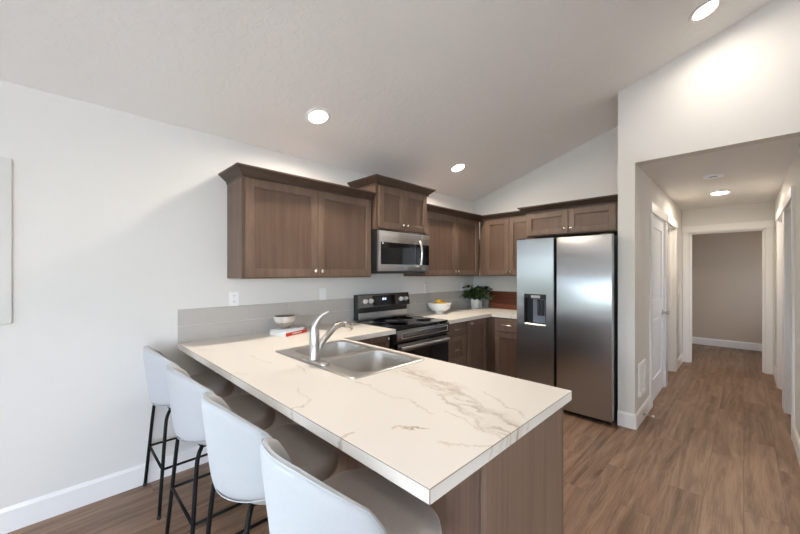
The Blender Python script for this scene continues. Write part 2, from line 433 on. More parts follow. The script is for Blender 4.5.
# vaulted ceiling
zr = H0+SL*XRIDGE; ze = zr-SL*(XR_+.15-XRIDGE)
pol = [(-.15, H0-SL*.15), (XRIDGE, zr), (XR_+.15, ze), (XR_+.15, ze+.15), (XRIDGE, zr+.15), (-.15, H0+.15-SL*.15)]
struct('ceiling', prism(BM(), pol, lambda a, b, d: Vector((a, d, b)), YF-.15, YB+.13), M['ceiling'])

# baseboards
BBH, BBT = .135, .015
def bb_prof(h=BBH, t=BBT): return [(0, 0), (t, 0), (t, h-.018), (t*.55, h-.006), (t*.4, h), (0, h)]
def baseboard(name, axis, base, sgn, a0, a1, h=BBH):
    if axis == 'x': fn = lambda p, q, d: Vector((base+sgn*p, d, q))
    else: fn = lambda p, q, d: Vector((d, base+sgn*p, q))
    return struct(name, prism(BM(), bb_prof(h), fn, a0, a1), M['trim'])
baseboard('baseboard_left', 'x', 0, 1, YF, .93)
baseboard('baseboard_stub', 'y', YH, -1, XS, XH-.0005)
baseboard('baseboard_hall_left', 'x', XH, 1, YH-BBT, 4.37)
baseboard('baseboard_hall_left_end', 'x', XH, 1, 6.33, YE)
baseboard('baseboard_hall_end_left', 'y', YE, -1, XH+BBT, EO[0]-.0745)
baseboard('baseboard_hall_right', 'x', XHR, -1, YH-BBT, 4.37)
baseboard('baseboard_hall_right_end', 'x', XHR, -1, 6.31, YE)
baseboard('baseboard_far', 'y', YFAR, -1, XS-1.2, XHR+1.2)
baseboard('baseboard_front_right', 'y', YH, -1, XHR+.0005, XR_)

# casings and doors in the hall
def casing(name, axis, base, sgn, a0, a1, h, head_ext=.012, wd=.088, t=.018):
    """flat craftsman casing: two legs, a taller head board; round the opening a0..a1"""
    bm = BM()
    def bx(p0, p1, z0, z1, th):
        lo, hi = sorted((base, base+sgn*th))
        if axis == 'x': box(bm, lo, hi, p0, p1, z0, z1, .002, 1)
        else: box(bm, p0, p1, lo, hi, z0, z1, .002, 1)
    bx(a0-wd, a0-.004, 0, h, t); bx(a1+.004, a1+wd, 0, h, t); bx(a0-wd-head_ext, a1+wd+head_ext, h, h+.1, t+.008)
    return struct(name, bm, M['trim'])
def jamb(name, axis, t0, t1, a0, a1, h):
    bm = BM()
    def bx(p0, p1, z0, z1, u0=t0, u1=t1):
        if axis == 'x': box(bm, u0, u1, p0, p1, z0, z1)
        else: box(bm, p0, p1, u0, u1, z0, z1)
    bx(a0-.002, a0+.016, 0, h); bx(a1-.016, a1+.002, 0, h); bx(a0, a1, h-.016, h+.002)
    tm = t0+(t1-t0)*.42
    bx(a0+.016, a0+.028, 0, h-.016, tm, tm+.035); bx(a1-.028, a1-.016, 0, h-.016, tm, tm+.035); bx(a0+.016, a1-.016, h-.028, h-.016, tm, tm+.035)
    return struct(name, bm, M['trim'])
k = 1
for (a0, a1) in DL:
    casing('trim_%d' % k, 'x', XH, 1, a0, a1, DH); jamb('trim_%d' % (k+1), 'x', XS, XH, a0, a1, DH); k += 2
for (a0, a1) in DR:
    casing('trim_%d' % k, 'x', XHR, -1, a0, a1, DH); jamb('trim_%d' % (k+1), 'x', XHR, XHR+.12, a0, a1, DH); k += 2
casing('trim_%d' % k, 'y', YE, -1, EO[0], EO[1], 2.035, wd=.074); jamb('trim_%d' % (k+1), 'y', YE, YE+.12, EO[0], EO[1], 2.035)
# closed two-panel door in the nearer left doorway
def hall_door():
    a0, a1 = DL[0][0]+.018, DL[0][1]-.018; x1 = XH-.004; x0 = x1-.035; z0, z1 = .012, DH-.018
    d = bpy.data.objects.new('door_1', None); COL.objects.link(d); d.location = ((x0+x1)/2, a0, 0); tag(d, kind='structure')
    bm = BM(); st = .115
    rails = [(z0, .24), (.93, 1.10), (z1-.115, z1)]
    box(bm, x0, x1, a0, a0+st, z0, z1, .002, 1); box(bm, x0, x1, a1-st, a1, z0, z1, .002, 1)
    for r0, r1 in rails: box(bm, x0, x1, a0+st, a1-st, r0, r1)
    for (q0, q1) in zip([r[1] for r in rails], [r[0] for r in rails[1:]]):
        box(bm, x0+.012, x1-.012, a0+st, a1-st, q0, q1)
        box(bm, x0+.006, x1-.005, a0+st+.045, a1-st-.045, q0+.045, q1-.045, .006, 1)
    obj('door_panel', bm, M['door_white'], d)
    kb = lathe(BM(), [(0, 0), (.032, 0), (.032, .006), (.012, .010), (.011, .03), (.02, .036), (.028, .048), (.027, .06), (.016, .068), (0, .07)], (x1, a1-.065, .93), 20, 'x')
    obj('door_knob', kb, M['nickel'], d, smooth='angle')
    for z in (.25, 1.05, 1.82):
        hb = BM(); tube(hb, [(x1+.004, a0-.004, z-.045), (x1+.004, a0-.004, z+.045)], .006, 8); obj('hinge', hb, M['nickel'], d)
hall_door()

# windows behind the camera, plus added fill windows in the far and side rooms
def window(name, axis, base, a0, a1, z0, z1, panes, outer):
    d = bpy.data.objects.new(name, None); COL.objects.link(d); tag(d, kind='structure')
    d.location = (base, a0, z0) if axis == 'x' else (a0, base, z0)
    bm = BM(); gm = BM(); lo, hi = sorted((base+outer*.06, base+outer*.11)); fw = .05
    def bx(b, p0, p1, q0, q1, l=lo, h=hi):
        if axis == 'x': box(b, l, h, p0, p1, q0, q1)
        else: box(b, p0, p1, l, h, q0, q1)
    bx(bm, a0, a1, z0, z0+fw); bx(bm, a0, a1, z1-fw, z1); bx(bm, a0, a0+fw, z0+fw, z1-fw); bx(bm, a1-fw, a1, z0+fw, z1-fw)
    for i in range(1, panes):
        c = a0+(a1-a0)*i/panes; bx(bm, c-.03, c+.03, z0+fw, z1-fw)
    obj('window_frame', bm, M['white_plastic'], d)
    mid = (lo+hi)/2; bx(gm, a0+fw, a1-fw, z0+fw, z1-fw, mid-.003, mid+.003); obj('glass_pane', gm, M['glass'], d)
window('window_1', 'x', 0, *WIN_LEFT[0], 2, -1)
window('window_4', 'x', XR_, *WIN_RIGHT[0], 2, 1)
for i_, (ws, sh) in enumerate(((FILL_WIN_FAR, 0), (FILL_WIN_SIDE[:1], 0), (FILL_WIN_SIDE[1:], 0))): window('window_%d' % (5+i_), 'x', XHR+1.2, *ws[0], 1, 1)  # added windows, out of view, that only light the far and side rooms
window('window_2', 'y', YF, *WIN_FRONT[0], 2, -1)
window('window_3', 'y', YF, *WIN_FRONT[1], 2, -1)
# ground and planting outside
gb = BM(); box(gb, -60, 60, -60, 60, -.3, -.14); tag(obj('outside_ground', gb, M['concrete']), kind='structure')
hb = BM()
for (p, q) in (((-26, -40), (-25, 30)), ((-26, -41), (50, -40))):
    box(hb, p[0], q[0], p[1], q[1], -.14, 2.3)
tag(obj('hedge', hb, M['hedge']), 'clipped green hedge along the yard beyond the windows', 'hedge', kind='stuff')

# ------------------------------------------------------------------ cabinets
LEFT = lambda a, d, z: Vector((d, a, z))                 # on the wall x=0, facing +x
BACK = lambda a, d, z: Vector((a, YB-d, z))              # on the wall y=YB, facing -y
def fbox(bm, F, a0, a1, d0, d1, z0, z1, bev=0, seg=1, mi=0):
    p, q = F(a0, d0, z0), F(a1, d1, z1)
    return box(bm, min(p.x, q.x), max(p.x, q.x), min(p.y, q.y), max(p.y, q.y), z0, z1, bev, seg, mi)
def shaker(F, a0, a1, z0, z1, d0, parent, name='door', rail=.06, mat='wood', th=.021, flat=False):
    bm = BM(); d1 = d0+th
    if flat:
        fbox(bm, F, a0, a1, d0, d1, z0, z1, .003)
    else:
        fbox(bm, F, a0, a0+rail, d0, d1, z0, z1, .0015); fbox(bm, F, a1-rail, a1, d0, d1, z0, z1, .0015)
        fbox(bm, F, a0+rail, a1-rail, d0, d1, z0, z0+rail, .0015); fbox(bm, F, a0+rail, a1-rail, d0, d1, z1-rail, z1, .0015)
        fbox(bm, F, a0+rail-.002, a1-rail+.002, d0+.003, d1-.012, z0+rail-.002, z1-rail+.002, 0, 1, 1)
    return obj(name, bm, [M['wood_frame'], M[mat]], parent)
def knob(F, a, d, z, parent):
    p = F(a, d, z); ax = 'x' if F is LEFT else 'y'; s = 1 if F is LEFT else -1
    prof = [(0, 0), (.009, 0), (.006, .006), (.006, .012), (.013, .017), (.0155, .022), (.013, .027), (0, .029)]
    o = obj('knob', lathe(BM(), [(r, s*h) for r, h in prof], p, 14, ax), M['knob'], parent, smooth=True); o['label'] = 'round satin nickel knob'
def pull(F, a0, a1, d, z, parent):
    bm = BM()
    pts = [F(a0, d-.002, z), F(a0, d+.022, z), F(a0+.008, d+.028, z), F(a1-.008, d+.028, z), F(a1, d+.022, z), F(a1, d-.002, z)]
    tube(bm, pts, .005, 8); o = obj('handle', bm, M['knob'], parent, smooth=True); o['label'] = 'slim satin nickel bar pull'
def sweep(bm, F, path, dirs, prof):
    rings = [[bm.verts.new(F(p[0]+o*d[0], p[1]+o*d[1], z)) for o, z in prof] for p, d in zip(path, dirs)]
    n = len(prof)
    for A, B in zip(rings, rings[1:]):
        for i in range(n): bm.faces.new((A[i], A[(i+1) % n], B[(i+1) % n], B[i]))
    bm.faces.new(rings[0]); bm.faces.new(rings[-1][::-1]); return bm
def crown_prof(z0, z1, out=.063): return [(-.012, z0-.012), (.006, z0-.012), (.006, z0+.004), (out-.006, z1-.014), (out, z1-.012), (out, z1), (-.012, z1)]
def open_box(bm, F, a0, a1, d1, z0, z1, front=True):
    fbox(bm, F, a0, a1, .002, d1, z0, z1, .0015); return bm
def wall_cab(name, F, a0, a1, d, z0, z1, label, doors, knobs, crown_path, crown_dirs, ztop, mats='wood', bottom_rail=.0, back_clip=None):
    t = thing(name, F((a0+a1)/2, d/2, z0), label, 'cabinet', 'dark stained wall cabinets')
    obj('body', open_box(BM(), F, a0, a1, d-.02, z0, z1), M['wood'], t)
    for i, (p, q) in enumerate(doors):
        dr = shaker(F, p, q, z0+.012+bottom_rail, z1-.012, d-.02, t)
        if knobs[i] is not None: knob(F, knobs[i], d, z0+.012+bottom_rail+.045, dr)
    obj('crown_moulding', sweep(BM(), F, crown_path, crown_dirs, crown_prof(z1, ztop)), M['wood_dark'], t)
    return t
Q = .323
wall_cab('wall_cabinet', LEFT, .947, 2.15, Q, 1.37, 2.11, 'long two-door wall cabinet above the books, nearest the camera',
         [(.968, 1.555), (1.561, 2.140)], [1.527, 1.590],
         [(.947, .002), (.947, Q), (2.154, Q)], [(-1, 0), (-1, 1), (0, 1)], 2.172)
wall_cab('wall_cabinet', LEFT, 2.158, 2.905, .385, 1.832, 2.262, 'short raised two-door wall cabinet directly above the microwave',
         [(2.19, 2.532), (2.537, 2.885)], [2.503, 2.566],
         [(2.158, .002), (2.158, .385), (2.905, .385), (2.905, .002)], [(-1, 0), (-1, 1), (1, 1), (1, 0)], 2.325)
QB = .335
YC = YB-QB
wall_cab('wall_cabinet', LEFT, 2.909, YC-.002, Q, 1.37, 2.11, 'two-door wall cabinet between the microwave and the room corner',
         [(2.925, 3.515), (3.52, 4.02)], [3.487, 3.548],
         [(2.909, Q), (YC, Q)], [(0, 1), (-1, 1)], 2.172)
wall_cab('wall_cabinet', BACK, .305, 1.085, QB, 1.37, 2.11, 'corner wall cabinet on the back wall left of the refrigerator',
         [(.405, .735), (.74, 1.075)], [.705, .77],
         [(Q, QB), (1.087, QB)], [(1, 1), (0, 1)], 2.172)
FCD = .635
wall_cab('wall_cabinet', BACK, 1.09, 2.017, FCD, 1.815, 2.085, 'wide low two-door wall cabinet over the refrigerator',
         [(1.105, 1.55), (1.556, 1.985)], [1.522, 1.584],
         [(1.09, .002), (1.09, FCD), (2.017, FCD)], [(-1, 0), (-1, 1), (0, 1)], 2.147)

# base cabinets
ZT = .875
def base_box(bm, F, a0, a1, d1, mi=0): fbox(bm, F, a0, a1, .002, d1, .1, ZT-.001); return bm
BD = .60
t = thing('base_cabinet', (.3, 1.8, 0), 'narrow base cabinet between the sink worktop and the range', 'cabinet', 'dark stained base cabinets')
obj('body', base_box(BM(), LEFT, 1.54, 2.118, BD), M['wood'], t); obj('toe_kick', fbox(BM(), LEFT, 1.54, 2.118, .002, BD-.07, 0, .1), M['toe'], t)
d_ = shaker(LEFT, 1.60, 2.10, .70, ZT-.015, BD, t, 'drawer', .05); knob(LEFT, 2.075, BD+.02, .83, d_)
d_ = shaker(LEFT, 1.60, 2.10, .115, .69, BD, t); knob(LEFT, 2.06, BD+.02, .65, d_)
t = thing('base_cabinet', (.3, 3.1, 0), 'drawer base cabinet under the lemon bowl right of the range', 'cabinet', 'dark stained base cabinets')
obj('body', base_box(BM(), LEFT, 2.912, 3.32, BD), M['wood'], t); obj('toe_kick', fbox(BM(), LEFT, 2.912, 3.32, .002, BD-.07, 0, .1), M['toe'], t)
for (z0, z1) in ((.725, ZT-.015), (.43, .715), (.115, .42)):
    d_ = shaker(LEFT, 2.945, 3.295, z0, z1, BD, t, 'drawer', .05, flat=(z0 > .7)); zz = (z0+z1)/2
    pull(LEFT, 3.06, 3.18, BD+.02, zz, d_)
t = thing('base_cabinet', (.3, 3.6, 0), 'single-door base cabinet against the inner room corner', 'cabinet', 'dark stained base cabinets')
obj('body', base_box(BM(), LEFT, 3.324, 3.785, BD), M['wood'], t); obj('toe_kick', fbox(BM(), LEFT, 3.324, 3.785, .002, BD-.07, 0, .1), M['toe'], t)
d_ = shaker(LEFT, 3.345, 3.745, .115, ZT-.015, BD, t); knob(LEFT, 3.385, BD+.02, ZT-.05, d_)
t = thing('base_cabinet', (.85, 4.1, 0), 'base cabinet with one drawer over a door beside the refrigerator', 'cabinet', 'dark stained base cabinets')
obj('body', base_box(BM(), BACK, .003, 1.08, .62), M['wood'], t); obj('toe_kick', fbox(BM(), BACK, BD-.04, 1.08, .002, .55, 0, .1), M['toe'], t)
d_ = shaker(BACK, .715, 1.06, .715, ZT-.015, .62, t, 'drawer', flat=True); pull(BACK, .80, .94, .64, .79, d_)
d_ = shaker(BACK, .715, 1.06, .115, .70, .62, t); knob(BACK, 1.03, .64, .65, d_)

# peninsula base: clear of the sink bowls
t = thing('peninsula_cabinet', (1.2, 1.2, 0), 'long dark wood peninsula base carrying the sink worktop', 'cabinet')
bm = BM()
box(bm, .002, 2.283, .932, 1.51, .1, .66); box(bm, .002, .70, .932, 1.51, .66, ZT-.001); box(bm, 1.60, 2.283, .932, 1.51, .66, ZT-.001)
box(bm, .70, 1.60, .932, .95, .66, ZT-.001); box(bm, .70, 1.60, 1.495, 1.51, .66, ZT-.001)
obj('body', bm, M['wood'], t)
obj('toe_kick', box(BM(), .002, 2.283, .95, 1.45, 0, .1), M['toe'], t)
obj('back_panel', box(BM(), .002, 2.284, .924, .9315, 0, ZT-.001), M['wood_panel'], t)
ep = obj('end_panel', box(BM(), 2.285, 2.305, .91, 1.512, 0, ZT-.001, .001, 1), M['wood_panel'], t); ep['label'] = 'lighter brown veneered end panel'
obj('face_frame', box(BM(), 2.26, 2.3045, 1.513, 1.53, .1, ZT-.001, .001, 1), M['wood'], t)
for (p, q) in ((.72, 1.13), (1.14, 1.55), (1.58, 2.24)):
    fr = lambda a, d, z: Vector((a, 1.51+d, z))
    shaker(fr, p, q, .115, ZT-.015, .0005, t)

# ------------------------------------------------------------------ worktops
ZC = .914
SX0, SX1, SY0, SY1 = .765, 1.53, 1.01, 1.48
t = thing('worktop', (0, 0, ZC), 'cream marble-look peninsula worktop holding the sink', 'worktop', 'marble-look worktops')
YP0, YP1, XP = .6175, 1.5534, 2.3296
bm = cellslab(BM(), [.001, .68, SX0, SX1, XP], [YP0, SY0, SY1, YP1, 2.121],
              lambda x, y: (y < YP1 and not (SX0 < x < SX1 and SY0 < y < SY1)) or (x < .68 and y > YP1), ZT, ZC)
obj('slab', bm, M['counter'], t)
e = .0012
bm = BM(); box(bm, .001, XP+e, YP0-e, YP0-.0002, ZC-.003, ZC-.0012); box(bm, XP+.0002, XP+e, YP0-e, YP1, ZC-.003, ZC-.0012)
box(bm, XP-.0006, XP+e, YP0-e, YP0+.0006, ZT, ZC-.003)
o = obj('edge_seam', bm, M['seam'], t); o['label'] = 'thin brown laminate seam'
t = thing('worktop', (0, 0, ZC), 'cream marble-look corner worktop under the lemon bowl and plant', 'worktop', 'marble-look worktops')
bm = cellslab(BM(), [.001, .672, 1.083], [2.9, 3.765, YB-.001], lambda x, y: x < .672 or y > 3.765, ZT, ZC)
obj('slab', bm, M['counter'], t)

# tiled splashback
def backsplash():
    TH, TW, G = .1165, .335, .003
    def run(bm, F, a0, a1, joint_upper, joint_lower):
        fbox(bm, F, a0, a1, .0005, .006, ZC+.0005, ZC+2*TH, mi=1)
        for row, j0 in ((1, joint_upper), (0, joint_lower)):
            z0 = ZC+.001+row*TH+G/2; z1 = ZC+(row+1)*TH-G/2
            js = [j0+TW*i for i in range(-14, 20)]
            for p, q in zip(js, js[1:]):
                p, q = max(p+G/2, a0), min(q-G/2, a1)
                if q-p > .01: fbox(bm, F, p, q, .001, .0095, z0, z1, .0012, 1, 0)
        fbox(bm, F, a0, a1, .001, .0098, ZC+2*TH-.001, ZC+2*TH+.004, mi=0)
    bm = BM(); run(bm, LEFT, YP0, 2.12, .782, .947); run(bm, LEFT, 2.12, YB-.001, .782, .947)
    run(bm, BACK, .0105, 1.09, .2, .36)
    o = obj('backsplash', bm, [M['tile'], M['grout']]); tag(o, kind='structure')
backsplash()

# ------------------------------------------------------------------ range
def make_range():
    y0, y1 = 2.13, 2.89; xb = .02
    t = thing('range', (.35, 2.51, 0), 'black and stainless electric range under the microwave', 'stove')
    bm = BM(); box(bm, xb, .64, y0, y1, .03, .90, .003, 1); obj('body', bm, M['black'], t)
    for x in (.08, .58):
        for y in (y0+.05, y1-.05): obj('foot', lathe(BM(), [(.018, 0), (.018, .032)], (x, y, 0), 12), M['black'], t)
    bm = BM(); box(bm, .09, .668, y0-.004, y1+.004, .9005, .921, .004, 2); ck = obj('cooktop', bm, M['black_glass'], t, smooth='angle')
    for (x, y, r) in ((.24, 2.32, .075), (.24, 2.70, .085), (.50, 2.32, .1), (.50, 2.70, .08)):
        b2 = BM(); lathe(b2, [(r, .0003), (r, .0006), (r-.003, .0006), (r-.003, .0003)], (x, y, .921), 40); obj('burner_ring', b2, M['charcoal'], ck)
    # front top band with inset panel
    bm = BM(); box(bm, .642, .69, y0, y1, .80, .898, .006, 2)
    fp = obj('front_band', bm, M['dark_steel'], t, smooth='angle')
    bm = BM()
    for q in ((y0+.055, y1-.03, .818, .824), (y0+.055, y1-.03, .868, .874)): box(bm, .689, .6935, *q, .001, 1)
    for q in ((y0+.055, y0+.061, .824, .868), (y1-.036, y1-.03, .824, .868)): box(bm, .689, .6935, *q, .001, 1)
    obj('inset_border', bm, M['steel'], fp)
    bm = BM(); box(bm, .642, .682, y0+.004, y1-.004, .215, .775, .004, 1); dr = obj('oven_door', bm, M['black_glass'], t)
    bm = BM(); box(bm, .6815, .692, y0+.004, y1-.004, .70, .775, .003, 1); obj('door_band', bm, M['dark_steel'], dr)
    bm = BM(); tube(bm, [(.718, y0+.03, .742), (.718, y1-.045, .742)], .013, 14)
    for y in (y0+.06, y1-.06): tube(bm, [(.69, y, .742), (.718, y, .742)], .009, 10)
    obj('handle', bm, M['steel'], dr, smooth='angle')
    bm = BM(); box(bm, .642, .682, y0+.004, y1-.004, .04, .205, .004, 1); obj('drawer', bm, M['dark_steel'], t)
    # backguard
    bm = BM(); box(bm, xb, .075, y0+.03, y1+.006, .9215, 1.183, .004, 1); bg_ = obj('backguard', bm, M['black'], t)
    bm = BM(); box(bm, .0755, .082, y0+.05, y1-.003, .925, .995, .002, 1); o = obj('lower_panel', bm, M['steel'], bg_)
    prof = [(.0755, 1.045), (.118, 1.05), (.121, 1.055), (.098, 1.18), (.093, 1.186), (.0755, 1.186)]
    bm = prism(BM(), prof, lambda a, b, d: Vector((a, d, b)), y0+.04, y1+.004); cp = obj('control_panel', bm, M['dark_steel'], t)
    prof = [(.1215, 1.062), (.1225, 1.062), (.103, 1.168), (.102, 1.168)]
    bm = prism(BM(), prof, lambda a, b, d: Vector((a, d, b)), y0+.215, y1-.225); obj('display', bm, M['black_glass'], cp)
    sl = math.atan2(.121-.098, 1.18-1.055); nrm = Vector((math.cos(sl), 0, math.sin(sl)))
    for y in (y0+.11, y0+.185, y1-.13, y1-.055):
        bm = lathe(BM(), [(0, 0), (.026, 0), (.026, .006), (.021, .008), (.02, .026), (.017, .03), (0, .03)], (0, 0, 0), 22, 'x')
        box(bm, .029, .034, -.004, .004, -.018, .018)
        bmesh.ops.rotate(bm, verts=bm.verts[:], cent=(0, 0, 0), matrix=Matrix.Rotation(-sl, 3, 'Y'))
        bmesh.ops.translate(bm, verts=bm.verts[:], vec=Vector((.1095, y, 1.117)))
        obj('knob', bm, M['knob_bright'], cp, smooth='angle')
    # lit clock digits 10:08 style segments
    bm = BM(); yc = 2.50
    for i, dy in enumerate((-.024, -.009, .009, .024)):
        for q in range(2):
            z = 1.121+q*.012; xx = .1125-(z-1.117)*math.tan(sl)
            box(bm, xx, xx+.0012, yc+dy-.0015+.004, yc+dy+.0005+.004, z, z+.010)
            if i % 2: box(bm, xx, xx+.0012, yc+dy-.004, yc+dy+.004, z, z+.0018)
    obj('clock', bm, M['clock'], cp)
make_range()

# ------------------------------------------------------------------ microwave
def make_micro():
    y0, y1, z0, z1, xf = 2.153, 2.905, 1.415, 1.818, .385
    t = thing('microwave', (.2, 2.53, z0), 'stainless over-the-range microwave above the stove', 'microwave')
    obj('body', box(BM(), .003, xf, y0, y1, z0+.012, z1+.012, .003, 1), M['black'], t)
    bm = BM(); box(bm, .02, xf-.02, y0+.03, y1-.03, z0-.012, z0+.0115, .002, 1); obj('underside', bm, M['charcoal'], t)
    yd = y1-.135
    bm = BM(); box(bm, xf+.001, xf+.026, y0+.006, yd, z0+.012, z1-.002, .004, 2); dr = obj('door', bm, M['steel'], t, smooth='angle')
    bm = BM(); box(bm, xf+.0255, xf+.0275, y0+.032, yd-.012, z0+.078, z1-.11, .001, 1); o = obj('window', bm, M['black_glass'], dr)
    bm = BM(); pts = [(xf+.027, yd-.045, z0+.055), (xf+.055, yd-.045, z0+.08), (xf+.07, yd-.045, z0+.2), (xf+.055, yd-.045, z1-.10), (xf+.027, yd-.045, z1-.075)]
    tube(bm, smooth_path(pts, 5), .011, 10); obj('handle', bm, M['knob'], dr, smooth=True)
    bm = BM(); box(bm, xf+.001, xf+.026, yd+.003, y1-.004, z0+.012, z1-.002, .004, 2); cp = obj('control_panel', bm, M['steel'], t, smooth='angle')
    bm = BM(); box(bm, xf+.0255, xf+.0275, yd+.006, y1-.012, z0+.078, z1-.11, .001, 1); obj('keypad', bm, M['black_glass'], cp)
    bm = BM(); box(bm, xf+.0276, xf+.0284, y0+.05, y0+.068, z1-.13, z1-.115, .0003, 1); obj('sticker', bm, M['white_plastic'], dr)
    bm = BM(); box(bm, xf+.0261, xf+.0267, 2.50, 2.545, z0+.04, z0+.047); obj('badge', bm, M['white_plastic'], dr)
make_micro()

# ------------------------------------------------------------------ refrigerator
def make_fridge():
    x0, x1, yf = 1.092, 2.003, 3.57; zt = 1.768
    t = thing('refrigerator', (1.55, 4.0, 0), 'tall stainless side-by-side refrigerator with a dispenser', 'refrigerator')
    bm = BM(); box(bm, x0+.004, x1-.003, yf+.075, YB-.03, .03, zt-.012, .004, 1); obj('body', bm, M['charcoal'], t)
    bm = BM(); box(bm, x0+.02, x1-.02, yf+.06, yf+.1, .012, .05); obj('kick_grille', bm, M['black'], t)
    for x in (x0+.06, x1-.05):
        for y in (yf+.09, YB-.1): obj('foot', lathe(BM(), [(.022, 0), (.022, .032)], (x, y, 0), 14), M['black'], t)
    xs = 1.497; dx = (1.173, 1.410); dz = (.858, 1.187)
    def door(a0, a1, hole, name):
        bm = BM()
        if not hole:
            box(bm, a0, a1, yf, yf+.068, .05, zt, .008, 3)
        else:
            cellslab(bm, [a0, dx[0], dx[1], a1], [.05, dz[0], dz[1], zt], lambda a, z: not (dx[0] < a < dx[1] and dz[0] < z < dz[1]), 0, .068)
            for v in bm.verts: v.co = Vector((v.co.x, yf+v.co.z, v.co.y))
            es = [e_ for e_ in bm.edges if len(e_.link_faces) == 2 and e_.calc_face_angle() > 1 and all(not (dx[0]-.001 < v.co.x < dx[1]+.001 and dz[0]-.001 < v.co.z < dz[1]+.001) for v in e_.verts)]
            bmesh.ops.bevel(bm, geom=es, offset=.008, segments=3, affect='EDGES', profile=.5)
        return obj(name, bm, M['fridge'], t, smooth='angle')
    dl = door(x0, xs-.014, True, 'door'); dr = door(xs+.014, x1, False, 'door')
    # pocket grip strips along the meeting edges
    for (p, q, par) in ((xs-.0138, xs-.009, dl), (xs+.009, xs+.0138, dr)):
        o = obj('grip_strip', box(BM(), p, q, yf+.012, yf+.06, .06, zt-.01), M['black'], par)
    # dispenser recess
    a0, a1 = dx[0]+.001, dx[1]-.001; b0, b1 = dz[0]+.001, dz[1]-.001
    bm = BM(); d2 = yf+.066
    box(bm, a0, a1, d2-.004, d2, b0, b1)
    box(bm, a0, a0+.006, yf-.002, d2-.004, b0, b1); box(bm, a1-.006, a1, yf-.002, d2-.004, b0, b1); box(bm, a0+.006, a1-.006, yf-.002, d2-.004, b1-.05, b1)
    ds = obj('dispenser', bm, M['black'], dl)
    bm = BM(); box(bm, a0+.006, a1-.006, yf-.004, d2-.004, b0, b0+.012, .002, 1); obj('drip_tray', bm, M['steel'], ds)
    bm = BM(); box(bm, a0+.075, a1-.012, d2-.012, d2-.0045, b0+.02, b1-.056); o = obj('dispenser_back', bm, M['grey_plastic'], ds)
    bm = BM(); box(bm, a0+.075, a1-.06, yf-.003, yf+.02, b1-.045, b1-.012, .003, 1); o = obj('control', bm, M['steel'], ds)
    for p in (.125, .165): obj('lever', box(BM(), a0+p, a0+p+.033, d2-.03, d2-.0125, b0+.1, b1-.06, .004, 1), M['charcoal'], ds)
    for x in (x0+.05, x1-.06):
        bm = BM(); box(bm, x-.04, x+.045, yf+.02, yf+.13, zt+.0005, zt+.014, .004, 1); obj('hinge_cover', bm, M['charcoal'], t)
make_fridge()

# ------------------------------------------------------------------ sink and tap
def make_sink():
    x0, x1, y0, y1 = .735, 1.557, .98, 1.51; zt = ZC+.006
    t = thing('sink', (1.15, 1.25, ZC), 'stainless double-bowl sink set into the peninsula worktop', 'sink')
    bowls = [(.785, 1.125, 1.065, 1.475), (1.175, 1.515, 1.065, 1.475)]
    bm = BM(); R = lambda z, pts: [bm.verts.new((x, y, z)) for x, y in pts]
    def edges(vs): return [bm.edges.new((vs[i], vs[(i+1) % len(vs)])) for i in range(len(vs))]
    outer = R(zt, rrect(x0+.012, x1-.012, y0+.012, y1-.012, .02, 5)); E_ = edges(outer)
    holes = []
    for b in bowls:
        h = R(zt, rrect(*b, .075, 7)); E_ += edges(h); holes.append(h)
    bmesh.ops.triangle_fill(bm, edges=E_, use_beauty=True)
    def skin(A, B):
        for i in range(len(A)): bm.faces.new((A[i], A[(i+1) % len(A)], B[(i+1) % len(B)], B[i]))
    o1 = R(zt-.001, rrect(x0+.005, x1-.005, y0+.005, y1-.005, .024, 5)); o2 = R(ZC+.0008, rrect(x0, x1, y0, y1, .027, 5)); skin(outer, o1); skin(o1, o2)
    for h, b in zip(holes, bowls):
        l1 = R(zt-.003, rrect(b[0]+.006, b[1]-.006, b[2]+.006, b[3]-.006, .07, 7)); skin(h, l1)
    rim = obj('rim', bm, M['sink'], t, smooth='angle')
    for b in bowls:
        bm = BM(); prev = None
        for (dz, ins, r) in ((-.002, .005, .071), (-.02, .006, .069), (-.15, .012, .065), (-.172, .02, .06), (-.186, .034, .054), (-.193, .06, .045), (-.195, .12, .03)):
            cur = [bm.verts.new((x, y, zt+dz)) for x, y in rrect(b[0]+ins, b[1]-ins, b[2]+ins, b[3]-ins, r, 7)]
            if prev: 
                for i in range(len(cur)): bm.faces.new((prev[i], prev[(i+1) % len(cur)], cur[(i+1) % len(cur)], cur[i]))
            prev = cur
        bm.faces.new(prev)
        bo = obj('basin', bm, M['sink'], t, smooth=True)
        c = ((b[0]+b[1])/2, (b[2]+b[3])/2, zt-.1945)
        obj('drain', lathe(BM(), [(0, .0), (.03, 0), (.034, .003), (.044, .003), (.046, .0005), (.046, 0)], c, 24), M['nickel'], bo, smooth='angle')
make_sink()
